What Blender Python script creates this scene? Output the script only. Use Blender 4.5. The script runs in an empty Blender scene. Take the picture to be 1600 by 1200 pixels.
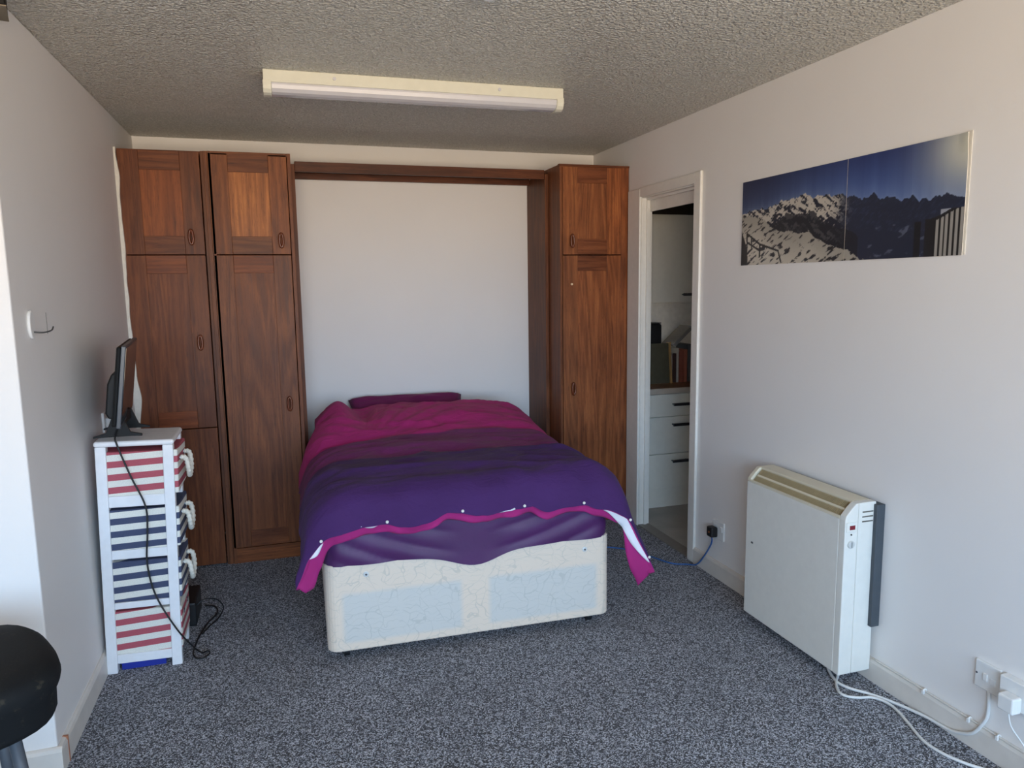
import bpy, bmesh, math, random
import numpy as np
from mathutils import Vector, Matrix, noise
random.seed(7)
SC = bpy.context.scene
COL = SC.collection
PI = math.pi

# ------------------------------------------------------------------ camera
F_PX, YAW, PITCH, ROLL, CAM_H = 1144.78, .304, .1353, -.014, 1.5007
fw = Vector((math.sin(YAW)*math.cos(PITCH), math.cos(YAW)*math.cos(PITCH), -math.sin(PITCH)))
rt = Vector((math.cos(YAW), -math.sin(YAW), 0)); up = rt.cross(fw)
rt, up = rt*math.cos(ROLL)+up*math.sin(ROLL), up*math.cos(ROLL)-rt*math.sin(ROLL)
cd = bpy.data.cameras.new('camera'); cam = bpy.data.objects.new('camera', cd); COL.objects.link(cam)
cd.sensor_width = 36; cd.lens = F_PX/1600*36; cd.clip_start = .02
m = Matrix.Identity(4)
for i in range(3):
    m[i][0], m[i][1], m[i][2] = rt[i], up[i], -fw[i]
m[2][3] = CAM_H
cam.matrix_world = m
SC.camera = cam

# ------------------------------------------------------------------ daylight: sky and ground outside the window behind the camera
SKY, GROUND, SKY_GAIN, GROUND_GAIN = (.50, .75, 1.06), (1.0, .82, .62), 15.5, 14.5
WIN = (-1.25, 1.85, .60, 2.18)      # x0, x1, z0, z1 of the window in the wall behind the camera
YF = -1.7                           # that wall
w = bpy.data.worlds.new('world'); SC.world = w; w.use_nodes = True
nt = w.node_tree; nt.nodes.clear()
tc = nt.nodes.new('ShaderNodeTexCoord'); sx = nt.nodes.new('ShaderNodeSeparateXYZ')
mr = nt.nodes.new('ShaderNodeMapRange'); mr.inputs[1].default_value = -.04; mr.inputs[2].default_value = .06
mx = nt.nodes.new('ShaderNodeMix'); mx.data_type = 'RGBA'
bg = nt.nodes.new('ShaderNodeBackground'); wo = nt.nodes.new('ShaderNodeOutputWorld')
nt.links.new(tc.outputs['Generated'], sx.inputs[0]); nt.links.new(sx.outputs[2], mr.inputs[0])
nt.links.new(mr.outputs[0], mx.inputs[0])
mx.inputs[6].default_value = tuple(c*GROUND_GAIN for c in GROUND)+(1,)
mx.inputs[7].default_value = tuple(c*SKY_GAIN for c in SKY)+(1,)
nt.links.new(mx.outputs[2], bg.inputs[0]); nt.links.new(bg.outputs[0], wo.inputs[0])
pl = bpy.data.lights.new('window_portal', 'AREA'); pl.shape = 'RECTANGLE'
pl.size, pl.size_y = WIN[1]-WIN[0], WIN[3]-WIN[2]
pl.cycles.is_portal = True
po = bpy.data.objects.new('window_portal', pl); COL.objects.link(po)
po.location = ((WIN[0]+WIN[1])/2, YF-.02, (WIN[2]+WIN[3])/2); po.rotation_euler = (PI/2, 0, 0)
SC.view_settings.view_transform = 'Standard'; SC.view_settings.look = 'None'
SC.view_settings.gamma = 1; SC.view_settings.use_curve_mapping = False
SC.view_settings.exposure = -.12
try:
    SC.cycles.use_denoising = True
    SC.cycles.max_bounces = 16; SC.cycles.diffuse_bounces = 10
except Exception:
    pass

# ------------------------------------------------------------------ helpers
class MB:
    def __init__(s): s.v = []; s.f = []
    def add(s, v, f):
        n = len(s.v); s.v += [tuple(p) for p in v]; s.f += [tuple(i+n for i in q) for q in f]; return s
    def box(s, x0, x1, y0, y1, z0, z1):
        v = [(x, y, z) for z in (z0, z1) for y in (y0, y1) for x in (x0, x1)]
        return s.add(v, [(0, 2, 3, 1), (4, 5, 7, 6), (0, 1, 5, 4), (2, 6, 7, 3), (0, 4, 6, 2), (1, 3, 7, 5)])
    def prism(s, poly, ax, a, b):
        # poly in the two other axes (cyclic order after ax), counter-clockwise seen from +ax
        o = [(ax+1) % 3, (ax+2) % 3]; n = len(poly); v = []
        for t in (a, b):
            for p in poly:
                q = [0, 0, 0]; q[ax] = t; q[o[0]] = p[0]; q[o[1]] = p[1]; v.append(q)
        f = [tuple(range(n-1, -1, -1)), tuple(range(n, 2*n))] + [(i, (i+1) % n, (i+1) % n+n, i+n) for i in range(n)]
        return s.add(v, f)
    def tube(s, pts, r, n=8, closed=False, rad=None):
        P = [Vector(p) for p in pts]; N = len(P); v = []; nor = None
        for i, p in enumerate(P):
            if closed: t = P[(i+1) % N]-P[i-1]
            else: t = P[min(i+1, N-1)]-P[max(i-1, 0)]
            t.normalize()
            if nor is None:
                nor = t.orthogonal().normalized()
            else:
                nor = (nor-t*nor.dot(t)); nor = nor.normalized() if nor.length > 1e-6 else t.orthogonal().normalized()
            b = t.cross(nor); rr = rad(i) if rad else r
            for k in range(n):
                a = 2*PI*k/n; v.append(p+(nor*math.cos(a)+b*math.sin(a))*rr)
        f = []
        for i in range(N if closed else N-1):
            j = (i+1) % N
            for k in range(n):
                f.append((i*n+k, i*n+(k+1) % n, j*n+(k+1) % n, j*n+k))
        if not closed: f += [tuple(range(n-1, -1, -1)), tuple(range((N-1)*n, N*n))]
        return s.add(v, f)
    def disc(s, c, ax, r, h, n=24, r2=None, h0=0):
        # lathe-like puck along axis ax from c to c+h
        prof = [(r, h0), (r, h)] if r2 is None else [(r, h0), (r, h*.7), (r2, h)]
        o = [(ax+1) % 3, (ax+2) % 3]; v = []
        for rr, hh in prof:
            for k in range(n):
                q = [0, 0, 0]; q[ax] = c[ax]+hh
                q[o[0]] = c[o[0]]+rr*math.cos(2*PI*k/n); q[o[1]] = c[o[1]]+rr*math.sin(2*PI*k/n); v.append(q)
        f = [tuple(range(n-1, -1, -1)), tuple(range((len(prof)-1)*n, len(prof)*n))]
        for j in range(len(prof)-1):
            for k in range(n): f.append((j*n+k, j*n+(k+1) % n, (j+1)*n+(k+1) % n, (j+1)*n+k))
        return s.add(v, f)
    def grid(s, fn, nu, nv, closed_u=False):
        v = [fn(i/(nu-1 if not closed_u else nu), j/(nv-1)) for j in range(nv) for i in range(nu)]
        f = [(j*nu+i, j*nu+(i+1) % nu, (j+1)*nu+(i+1) % nu, (j+1)*nu+i) for j in range(nv-1) for i in range(nu if closed_u else nu-1)]
        return s.add(v, f)

def wloc(o):
    p = Vector((0, 0, 0))
    while o is not None: p += o.location; o = o.parent
    return p
def tag(o, label=None, cat=None, group=None, kind=None):
    if label: o['label'] = label
    if cat: o['category'] = cat
    if group: o['group'] = group
    if kind: o['kind'] = kind
    return o
def thing(name, label, cat, loc, group=None):
    o = bpy.data.objects.new(name, None); COL.objects.link(o); o.location = loc; o.empty_display_size = .05
    return tag(o, label, cat, group)
def build(name, mb, mat, parent=None, bevel=0, smooth=False, color=None, xf=None, seg=2, label=None):
    """links the shapes (given in room coordinates) as ONE mesh object, a child of parent"""
    me = bpy.data.meshes.new(name)
    off = wloc(parent) if parent else Vector((0, 0, 0))
    vs = [Vector(p) for p in mb.v]
    if xf is not None: vs = [xf @ p for p in vs]
    me.from_pydata([p-off for p in vs], [], mb.f); me.update()
    mats = mat if isinstance(mat, (list, tuple)) else [mat]
    for mm in mats: me.materials.append(mm)
    if smooth:
        for p in me.polygons: p.use_smooth = True
    o = bpy.data.objects.new(name, me); COL.objects.link(o); o.parent = parent
    if bevel:
        b = o.modifiers.new('bevel', 'BEVEL'); b.width = bevel; b.segments = seg; b.limit_method = 'ANGLE'; b.angle_limit = .7
        b.harden_normals = False
    if color: o.color = tuple(color)+(1,)
    if label: o['label'] = label
    return o
def struct(name, mb, mat, bevel=0, smooth=False):
    return tag(build(name, mb, mat, None, bevel, smooth), kind='structure')
def smoothstep(a, b, x):
    t = max(0, min(1, (x-a)/(b-a))); return t*t*(3-2*t)
def catmull(P, k=8):
    P = [Vector(p) for p in P]; Q = [P[0]]+P+[P[-1]]; out = []
    for i in range(1, len(Q)-2):
        for j in range(k):
            t = j/k; a, b, c, d = Q[i-1:i+3]
            out.append(.5*((2*b)+(c-a)*t+(2*a-5*b+4*c-d)*t*t+(3*b-a-3*c+d)*t**3))
    return out+[P[-1]]
def lin(c): return tuple(((x/255)/12.92 if x/255 <= .04045 else ((x/255+.055)/1.055)**2.4) for x in c)

# ------------------------------------------------------------------ materials
class NT:
    def __init__(s, name):
        s.m = bpy.data.materials.new(name); s.m.use_nodes = True; s.t = s.m.node_tree
        s.b = s.t.nodes['Principled BSDF']
    def n(s, typ, **kw):
        o = s.t.nodes.new('ShaderNode'+typ)
        for k, v in kw.items(): setattr(o, k, v)
        return o
    def l(s, a, b): s.t.links.new(a, b)
    def coords(s, scale=(1, 1, 1), kind='Object', loc=(0, 0, 0)):
        tc = s.n('TexCoord'); mp = s.n('Mapping'); mp.inputs['Scale'].default_value = scale; mp.inputs['Location'].default_value = loc
        s.l(tc.outputs[kind], mp.inputs[0]); return mp.outputs[0]
    def noise(s, vec, scale, detail=3, rough=.5, dist=0):
        x = s.n('TexNoise'); x.inputs['Scale'].default_value = scale; x.inputs['Detail'].default_value = detail
        x.inputs['Roughness'].default_value = rough; x.inputs['Distortion'].default_value = dist
        if vec is not None: s.l(vec, x.inputs['Vector'])
        return x.outputs['Fac']
    def ramp(s, fac, stops, interp='LINEAR'):
        r = s.n('ValToRGB'); cr = r.color_ramp; cr.interpolation = interp
        while len(cr.elements) < len(stops): cr.elements.new(.5)
        for e, (p, c) in zip(cr.elements, stops): e.position = p; e.color = tuple(c)+(1,)
        s.l(fac, r.inputs[0]); return r.outputs[0]
    def math(s, op, a, b=None, c=None):
        x = s.n('Math', operation=op)
        for i, q in enumerate((a, b, c)):
            if q is None: continue
            if isinstance(q, (int, float)): x.inputs[i].default_value = q
            else: s.l(q, x.inputs[i])
        return x.outputs[0]
    def mix(s, fac, a, b, blend='MIX'):
        x = s.n('Mix', data_type='RGBA', blend_type=blend)
        for i, q in ((0, fac), (6, a), (7, b)):
            if isinstance(q, (int, float)): x.inputs[i].default_value = q
            elif isinstance(q, (tuple, list)): x.inputs[i].default_value = tuple(q)+(1,)
            else: s.l(q, x.inputs[i])
        return x.outputs[2]
    def bump(s, h, strength=.3, dist=.01, normal=None):
        b = s.n('Bump'); b.inputs['Strength'].default_value = strength; b.inputs['Distance'].default_value = dist
        s.l(h, b.inputs['Height'])
        if normal is not None: s.l(normal, b.inputs['Normal'])
        return b.outputs[0]
    def done(s, color=None, rough=None, normal=None, metal=None, spec=None, sheen=None, coat=None):
        for k, v in (('Base Color', color), ('Roughness', rough), ('Normal', normal), ('Metallic', metal), ('Specular IOR Level', spec), ('Sheen Weight', sheen), ('Coat Weight', coat)):
            if v is None: continue
            if isinstance(v, (int, float)): s.b.inputs[k].default_value = v
            elif isinstance(v, (tuple, list)): s.b.inputs[k].default_value = tuple(v)+(1,)
            else: s.l(v, s.b.inputs[k])
        return s.m
def plain(name, rgb, rough=.5, var=.06, scale=30, metal=0, spec=None, bump=0, sheen=None):
    """plain paint, plastic or metal with a little procedural mottling"""
    t = NT(name); c = lin(rgb); f = t.noise(t.coords(), scale, 3)
    col = t.ramp(f, [(.3, tuple(x*(1-var) for x in c)), (.7, tuple(min(1, x*(1+var)) for x in c))])
    return t.done(col, rough, t.bump(f, bump, .004) if bump else None, metal, spec, sheen)

def wall_mat(name, rgb, seams=()):
    t = NT(name); c = lin(rgb); v = t.coords()
    big = t.noise(v, 1.7, 3); fine = t.noise(v, 90, 4)
    col = t.ramp(big, [(.3, tuple(x*.965 for x in c)), (.7, c)])
    h = t.math('MULTIPLY', fine, .35)
    h = t.math('ADD', h, t.math('MULTIPLY', t.noise(v, 9, 2), 1.2))
    sep = t.n('SeparateXYZ'); t.l(v, sep.inputs[0])
    wob = t.math('MULTIPLY', t.math('SUBTRACT', t.noise(t.coords((0, 0, 1)), 5, 2), .5), .035)
    for y, z0, z1 in seams:
        d = t.math('ABSOLUTE', t.math('SUBTRACT', t.math('ADD', sep.outputs[1], wob), y))
        line = t.math('MULTIPLY', t.math('LESS_THAN', d, .0022), t.math('MULTIPLY', t.math('GREATER_THAN', sep.outputs[2], z0), t.math('LESS_THAN', sep.outputs[2], z1)))
        h = t.math('ADD', h, t.math('MULTIPLY', line, 2.5))
    return t.done(col, .62, t.bump(h, .25, .003))
M = {}
M['wall'] = wall_mat('wall_paint', (233, 230, 227))
M['wall_right'] = wall_mat('wall_paint_right', (233, 230, 227), seams=((2.575, .62, 1.35), (3.325, 2.07, 2.33)))
M['gloss_white'] = plain('white_gloss_paint', (226, 222, 214), .35, .03)
M['old_white'] = plain('old_white_paint', (214, 208, 200), .45, .05, 14)
M['caulk'] = plain('caulk', (222, 218, 208), .7, .05, 40)

def ceiling_mat():
    t = NT('stippled_ceiling'); v = t.coords()
    vo = t.n('TexVoronoi', feature='SMOOTH_F1'); vo.inputs['Scale'].default_value = 92; vo.inputs['Smoothness'].default_value = .5
    vd = t.n('VectorMath', operation='ADD'); nz = t.n('TexNoise'); nz.inputs['Scale'].default_value = 40
    sc = t.n('VectorMath', operation='SCALE'); sc.inputs['Scale'].default_value = .02
    t.l(v, nz.inputs['Vector']); t.l(nz.outputs['Color'], sc.inputs[0]); t.l(v, vd.inputs[0]); t.l(sc.outputs[0], vd.inputs[1]); t.l(vd.outputs[0], vo.inputs['Vector'])
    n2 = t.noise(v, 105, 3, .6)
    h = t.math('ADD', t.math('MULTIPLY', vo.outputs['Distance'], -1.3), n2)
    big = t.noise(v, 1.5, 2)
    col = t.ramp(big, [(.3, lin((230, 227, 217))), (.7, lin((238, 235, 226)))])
    pk = t.ramp(t.math('ADD', h, .3), [(.15, (.84, .84, .83)), (.38, (1.0, 1.0, 1.0)), (.6, (1.16, 1.16, 1.16))])  # light caught on the stipple peaks, shade between them, painted into the colour
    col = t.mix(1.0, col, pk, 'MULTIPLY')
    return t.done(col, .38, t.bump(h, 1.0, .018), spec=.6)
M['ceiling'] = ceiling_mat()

def carpet_mat():
    t = NT('speckled_carpet'); v = t.coords()
    n1 = t.noise(v, 290, 2, .6); n2 = t.noise(v, 3.0, 3)
    vo = t.n('TexVoronoi', feature='F1'); vo.inputs['Scale'].default_value = 260; t.l(v, vo.inputs['Vector'])
    sp = t.n('SeparateColor'); t.l(vo.outputs['Color'], sp.inputs[0])
    mixf = t.math('ADD', t.math('MULTIPLY', n1, .62), t.math('MULTIPLY', sp.outputs[0], .38))
    col = t.ramp(mixf, [(.36, lin((22, 23, 30))), (.47, lin((56, 58, 68))), (.54, lin((118, 122, 134))), (.64, lin((214, 217, 226)))])
    col = t.mix(.25, col, t.ramp(n2, [(.35, (.55, .55, .56)), (.65, (1, 1, 1))]), 'MULTIPLY')
    return t.done(col, .95, t.bump(t.math('ADD', n1, t.math('MULTIPLY', vo.outputs['Distance'], -.6)), .9, .008), spec=.1, sheen=.25)
M['carpet'] = carpet_mat()
M['vinyl'] = plain('kitchen_vinyl', (170, 166, 160), .45, .12, 6)

def wood_mat(name, axis):
    """reddish teak; the object's own colour tints each board, its random value shifts the grain"""
    t = NT(name); tc = t.n('TexCoord'); oi = t.n('ObjectInfo')
    sh = t.n('VectorMath', operation='ADD'); cmb = t.n('CombineXYZ')
    r = t.math('MULTIPLY', oi.outputs['Random'], 37.0)
    for k in range(3): t.l(r, cmb.inputs[k])
    t.l(tc.outputs['Object'], sh.inputs[0]); t.l(cmb.outputs[0], sh.inputs[1])
    mp = t.n('Mapping'); s = [1, 1, 1]; s[axis] = .07; mp.inputs['Scale'].default_value = s
    t.l(sh.outputs[0], mp.inputs[0]); v = mp.outputs[0]
    streak = t.noise(v, 62, 5, .62, .6); pores = t.noise(v, 330, 2, .5)
    warp = t.noise(v, 5.0, 2, .5, .8)
    rings = t.math('SINE', t.math('MULTIPLY', t.math('ADD', warp, t.math('MULTIPLY', streak, .05)), 75))
    f = t.math('ADD', t.math('MULTIPLY', streak, .75), t.math('MULTIPLY', t.math('ADD', rings, 1), .085))
    base = t.ramp(f, [(.22, (.118, .040, .0145)), (.48, (.240, .088, .033)), (.74, (.362, .150, .058))])
    blot = t.ramp(t.noise(tc.outputs['Object'], 2.6, 3), [(.3, (.72, .70, .70)), (.7, (1.08, 1.08, 1.05))])
    col = t.mix(1.0, t.mix(1.0, base, oi.outputs['Color'], 'MULTIPLY'), blot, 'MULTIPLY')
    col = t.mix(t.math('MULTIPLY', t.math('LESS_THAN', pores, .36), .35), col, (.02, .008, .004))
    return t.done(col, t.math('ADD', t.math('MULTIPLY', streak, .18), .38), t.bump(pores, .08, .002), spec=.28)
M['wood_v'] = wood_mat('teak_upright_grain', 2)
M['wood_h'] = wood_mat('teak_level_grain', 0)
M['handle_wood'] = plain('handle_wood', (104, 50, 22), .3, .15, 60)

# ------------------------------------------------------------------ the room
XL, XR, YB, H = -.737, 2.063, 4.678, 2.35
YC = 2.455                       # where the left wall turns its corner
XW = -2.3                        # far side of the wider part by the window
WT = .066
KY0, KY1, KX1 = 2.3, 4.84, 3.6   # kitchen
DY0, DY1, DZ = 3.375, 3.985, 1.99
struct('floor', MB().box(XW-.1, XR, YF-.1, YB+.1, -.1, 0), M['carpet'])
struct('floor_kitchen', MB().box(XR, KX1+.1, KY0-.1, KY1+.1, -.1, -.004), M['vinyl'])
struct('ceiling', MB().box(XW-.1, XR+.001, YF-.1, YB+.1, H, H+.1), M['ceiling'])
struct('ceiling_kitchen', MB().box(XR+.001, KX1+.1, KY0-.1, KY1+.1, H, H+.1), plain('kitchen_ceiling', (226, 224, 218), .8, .03))
struct('wall_back', MB().box(XL-.1, XR, YB, YB+.1, 0, H), M['wall'])
struct('wall_left', MB().box(XW-.1, XL, YC, YB, 0, H), M['wall'], bevel=.006)
struct('wall_right', MB().box(XR, XR+WT, YF, DY0, 0, H).box(XR, XR+WT, DY1, YB+.1, 0, H).box(XR, XR+WT, DY0, DY1, DZ+.02, H), M['wall_right'])
struct('wall_side', MB().box(XW-.1, XW, YF, YC, 0, H), M['wall'])
x0, x1, z0, z1 = WIN
struct('wall_window', MB().box(XW, x0, YF-.1, YF, 0, H).box(x1, XR, YF-.1, YF, 0, H).box(x0, x1, YF-.1, YF, 0, z0).box(x0, x1, YF-.1, YF, z1, H), M['wall'])
wf = struct('window_1', MB().box(x0, x1, YF-.09, YF-.04, z0, z0+.05).box(x0, x1, YF-.09, YF-.04, z1-.05, z1).box(x0, x0+.05, YF-.09, YF-.04, z0, z1).box(x1-.05, x1, YF-.09, YF-.04, z0, z1), M['gloss_white'])
build('mullion', MB().box(.28, .33, YF-.09, YF-.04, z0+.05, z1-.05), M['gloss_white'], wf)
build('window_sill', MB().box(x0-.05, x1+.05, YF-.04, YF+.12, z0-.03, z0), M['gloss_white'], wf)
# skirting boards
def skirt(name, poly_axis, a, b, face, sgn):
    # profile with a rounded top; poly_axis 1: runs along y on a wall at x=face; 0: runs along x at y=face
    h, t_ = .088, .015
    prof = [(0, 0), (t_, 0), (t_, h-.014), (t_-.004, h-.004), (t_-.010, h), (0, h)]
    mb = MB()
    if poly_axis == 1:
        mb.prism([(z, face+sgn*d) for d, z in prof], 1, a, b)
    else:
        mb.prism([(face+sgn*d, z) for d, z in prof], 0, a, b)
    o = struct(name, mb, M['old_white'])
    bm = bmesh.new(); bm.from_mesh(o.data); bmesh.ops.recalc_face_normals(bm, faces=bm.faces); bm.to_mesh(o.data); bm.free()
    return o
bl = skirt('baseboard_left', 1, YC, 4.13, XL, 1)
build('bare_wood_joint', MB().box(XL+.001, XL+.0165, 2.505, 2.512, .0, .0895), plain('bare_wood', (170, 110, 80), .7), bl)
skirt('baseboard_corner', 0, XW, XL+.015, YC, -1)
skirt('baseboard_right', 1, YF, DY0-.055, XR, -1)
skirt('baseboard_back', 0, .13, 1.59, YB, -1)
# door frame to the kitchen: architraves, linings, stop
A = .065
d = struct('door_1', MB().box(XR, XR+WT+.002, DY1-.012, DY1, 0, DZ+.02).box(XR, XR+WT+.002, DY0, DY0+.012, 0, DZ+.02).box(XR, XR+WT+.002, DY0+.012, DY1-.012, DZ, DZ+.02), M['gloss_white'], bevel=.002)
build('architrave', MB().box(XR-.016, XR, DY0-A+.008, DY0+.006, 0, DZ+A), M['gloss_white'], d, bevel=.005)
build('architrave', MB().box(XR-.016, XR, DY1-.012, 4.127, 0, DZ+A-.008), M['gloss_white'], d, bevel=.005)
build('architrave', MB().box(XR-.015, XR, DY0+.006, DY1-.012, DZ+.006, DZ+A-.004), M['gloss_white'], d, bevel=.004)
build('door_stop', MB().box(XR+.028, XR+.045, DY1-.024, DY1-.012, 0, DZ).box(XR+.028, XR+.045, DY0+.012, DY0+.024, 0, DZ).box(XR+.028, XR+.045, DY0+.024, DY1-.024, DZ-.012, DZ), M['gloss_white'], d)
build('threshold', MB().box(XR-.005, XR+WT, DY0+.012, DY1-.012, 0, .006), plain('threshold_strip', (120, 114, 106), .4), d)
build('lintel_board', MB().box(XR+WT-.012, XR+WT, DY0+.012, DY1-.012, DZ-.075, DZ), M['gloss_white'], d)
# kitchen shell
struct('wall_kitchen_back', MB().box(XR+WT, KX1, KY1, KY1+.1, 0, H), plain('kitchen_wall', (232, 230, 224), .6))
struct('wall_kitchen_side', MB().box(KX1, KX1+.1, KY0, KY1, 0, H), plain('kitchen_wall_side', (232, 230, 224), .6))
struct('wall_kitchen_front', MB().box(XR+WT, KX1, KY0-.1, KY0, 0, H), plain('kitchen_wall_front', (232, 230, 224), .6))

# ragged line of filler where the first wardrobe meets the wall
mb = MB(); N = 90
pts = []
for i in range(N):
    z = 2.195*i/(N-1); ww = .012+.020*abs(noise.noise(Vector((0, 3.1, z*2.2))))+.006*noise.noise(Vector((5, 0, z*9)))
    if .8 < z < 1.05: ww += .018*math.sin((z-.8)/.25*PI)
    pts.append((z, max(.006, ww)))
v = []
for z, ww in pts: v += [(XL, 4.122, z), (XL+ww, 4.122, z), (XL, 4.145, z), (XL+ww, 4.145, z)]
f = []
for i in range(N-1):
    a = 4*i; b = a+4
    f += [(a, a+1, b+1, b), (a+1, a+3, b+3, b+1), (a, b, b+2, a+2), (a+2, b+2, b+3, a+3)]
f += [(0, 2, 3, 1), (4*N-4, 4*N-3, 4*N-1, 4*N-2)]
mb.add(v, f); struct('trim_1', mb, M['caulk'])

# ------------------------------------------------------------------ fitted wardrobes
YW, HW = 4.138, 2.195
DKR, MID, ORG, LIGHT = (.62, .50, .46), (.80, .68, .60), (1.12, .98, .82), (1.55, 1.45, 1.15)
def handle(parent, x, z, y):
    mb = MB(); P = []
    for k in range(20):
        a = 2*PI*k/20; P.append((x+.0095*math.cos(a), y-.018, z+.036*math.sin(a)))
    mb.tube(P, .0064, 8, closed=True)
    mb.tube([(x, y, z+.032), (x, y-.020, z+.035)], .005, 8).tube([(x, y, z-.032), (x, y-.020, z-.035)], .005, 8)
    return build('handle', mb, M['handle_wood'], parent, smooth=True)
def door(parent, x0, x1, z0, z1, hx, hz, cols, st=.092, top=.092, bot=.092, name='door'):
    y = YW; t_ = .022
    dr = build(name, MB().box(x0+st-.01, x1-st+.01, y+.005, y+t_-.002, z0+bot-.01, z1-top+.01), M['wood_v'], parent, color=cols[2])   # the field panel
    build('stile', MB().box(x0, x0+st, y, y+t_, z0, z1), M['wood_v'], dr, bevel=.0012, color=cols[0])
    build('stile', MB().box(x1-st, x1, y, y+t_, z0, z1), M['wood_v'], dr, bevel=.0012, color=cols[1])
    build('rail', MB().box(x0+st+.0006, x1-st-.0006, y+.0005, y+t_, z1-top, z1), M['wood_h'], dr, bevel=.0012, color=cols[3])
    build('rail', MB().box(x0+st+.0006, x1-st-.0006, y+.0005, y+t_, z0, z0+bot), M['wood_h'], dr, bevel=.0012, color=cols[4])
    if hx is not None: handle(dr, hx, hz, y)
    return dr
def carcass(parent, x0, x1, y0, col, ztop=HW):
    build('side_panel', MB().box(x0, x0+.016, y0, YB-.002, 0, ztop), M['wood_v'], parent, bevel=.001, color=col)
    build('side_panel', MB().box(x1-.016, x1, y0, YB-.002, 0, ztop), M['wood_v'], parent, bevel=.001, color=col)
    build('top_panel', MB().box(x0+.016, x1-.016, y0, YB-.002, ztop-.016, ztop), M['wood_h'], parent, color=col)
    build('back_panel', MB().box(x0+.016, x1-.016, YB-.012, YB-.003, .02, ztop-.016), M['wood_v'], parent, color=col)
# first wardrobe, against the left wall
wa = thing('wardrobe', 'dark reddish wooden fitted wardrobe against the left wall, behind the television', 'wardrobe', (-.53, 4.40, 0))
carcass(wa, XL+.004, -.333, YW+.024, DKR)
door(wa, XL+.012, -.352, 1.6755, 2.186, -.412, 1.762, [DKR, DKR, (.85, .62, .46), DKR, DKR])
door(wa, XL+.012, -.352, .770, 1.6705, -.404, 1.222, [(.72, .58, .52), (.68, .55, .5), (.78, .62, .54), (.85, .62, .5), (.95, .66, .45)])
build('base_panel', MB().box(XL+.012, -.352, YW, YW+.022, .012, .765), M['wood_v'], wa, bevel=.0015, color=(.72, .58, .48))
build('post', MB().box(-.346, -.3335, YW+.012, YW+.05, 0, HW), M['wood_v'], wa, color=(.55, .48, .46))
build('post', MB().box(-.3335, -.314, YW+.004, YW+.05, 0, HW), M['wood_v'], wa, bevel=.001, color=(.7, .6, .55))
# second wardrobe
wb = thing('wardrobe', 'wooden fitted wardrobe with one long door, left of the bed recess', 'wardrobe', (-.11, 4.40, 0))
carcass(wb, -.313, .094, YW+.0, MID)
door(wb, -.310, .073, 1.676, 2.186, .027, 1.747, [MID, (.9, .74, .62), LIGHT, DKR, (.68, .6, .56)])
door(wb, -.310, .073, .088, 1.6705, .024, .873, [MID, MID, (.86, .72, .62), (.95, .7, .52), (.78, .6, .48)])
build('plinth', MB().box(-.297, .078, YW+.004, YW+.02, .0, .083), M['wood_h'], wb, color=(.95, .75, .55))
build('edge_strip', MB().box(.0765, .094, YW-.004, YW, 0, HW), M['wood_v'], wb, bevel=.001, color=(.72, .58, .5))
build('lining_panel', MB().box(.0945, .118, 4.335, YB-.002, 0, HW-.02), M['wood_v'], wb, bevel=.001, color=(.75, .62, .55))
# cupboard right of the recess
wc = thing('wardrobe', 'narrow orange brown fitted wardrobe between bed recess and kitchen doorway', 'wardrobe', (1.84, 4.40, 0))
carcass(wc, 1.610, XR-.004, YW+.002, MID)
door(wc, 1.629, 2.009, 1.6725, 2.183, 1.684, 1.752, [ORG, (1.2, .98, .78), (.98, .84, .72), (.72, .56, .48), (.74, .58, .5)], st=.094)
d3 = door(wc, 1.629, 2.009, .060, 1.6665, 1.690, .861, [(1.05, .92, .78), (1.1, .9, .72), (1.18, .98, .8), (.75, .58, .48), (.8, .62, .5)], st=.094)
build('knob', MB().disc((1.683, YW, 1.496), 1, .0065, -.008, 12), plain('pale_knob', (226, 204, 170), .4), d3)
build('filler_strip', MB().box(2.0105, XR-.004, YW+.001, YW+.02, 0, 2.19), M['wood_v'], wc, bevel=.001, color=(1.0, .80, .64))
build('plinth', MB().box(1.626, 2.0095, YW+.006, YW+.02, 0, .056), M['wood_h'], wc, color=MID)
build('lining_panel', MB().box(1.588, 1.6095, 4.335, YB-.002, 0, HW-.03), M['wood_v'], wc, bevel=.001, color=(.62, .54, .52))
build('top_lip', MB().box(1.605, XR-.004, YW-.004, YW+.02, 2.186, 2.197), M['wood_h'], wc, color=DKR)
# beam over the recess
be = thing('pelmet', 'dark wooden pelmet beam spanning the bed recess between the wardrobes', 'pelmet', (.85, 4.36, 2.10))
build('board', MB().box(.119, 1.5875, 4.338, 4.36, 2.135, 2.19), M['wood_h'], be, bevel=.0015, color=(.46, .36, .33))
build('top_board', MB().box(.119, 1.5875, 4.361, YB-.03, 2.172, 2.19), M['wood_h'], be, color=MID)
build('rail', MB().box(.119, 1.5875, YB-.06, YB-.03, 2.135, 2.170), M['wood_h'], be, bevel=.002, color=(.55, .42, .38))

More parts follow.
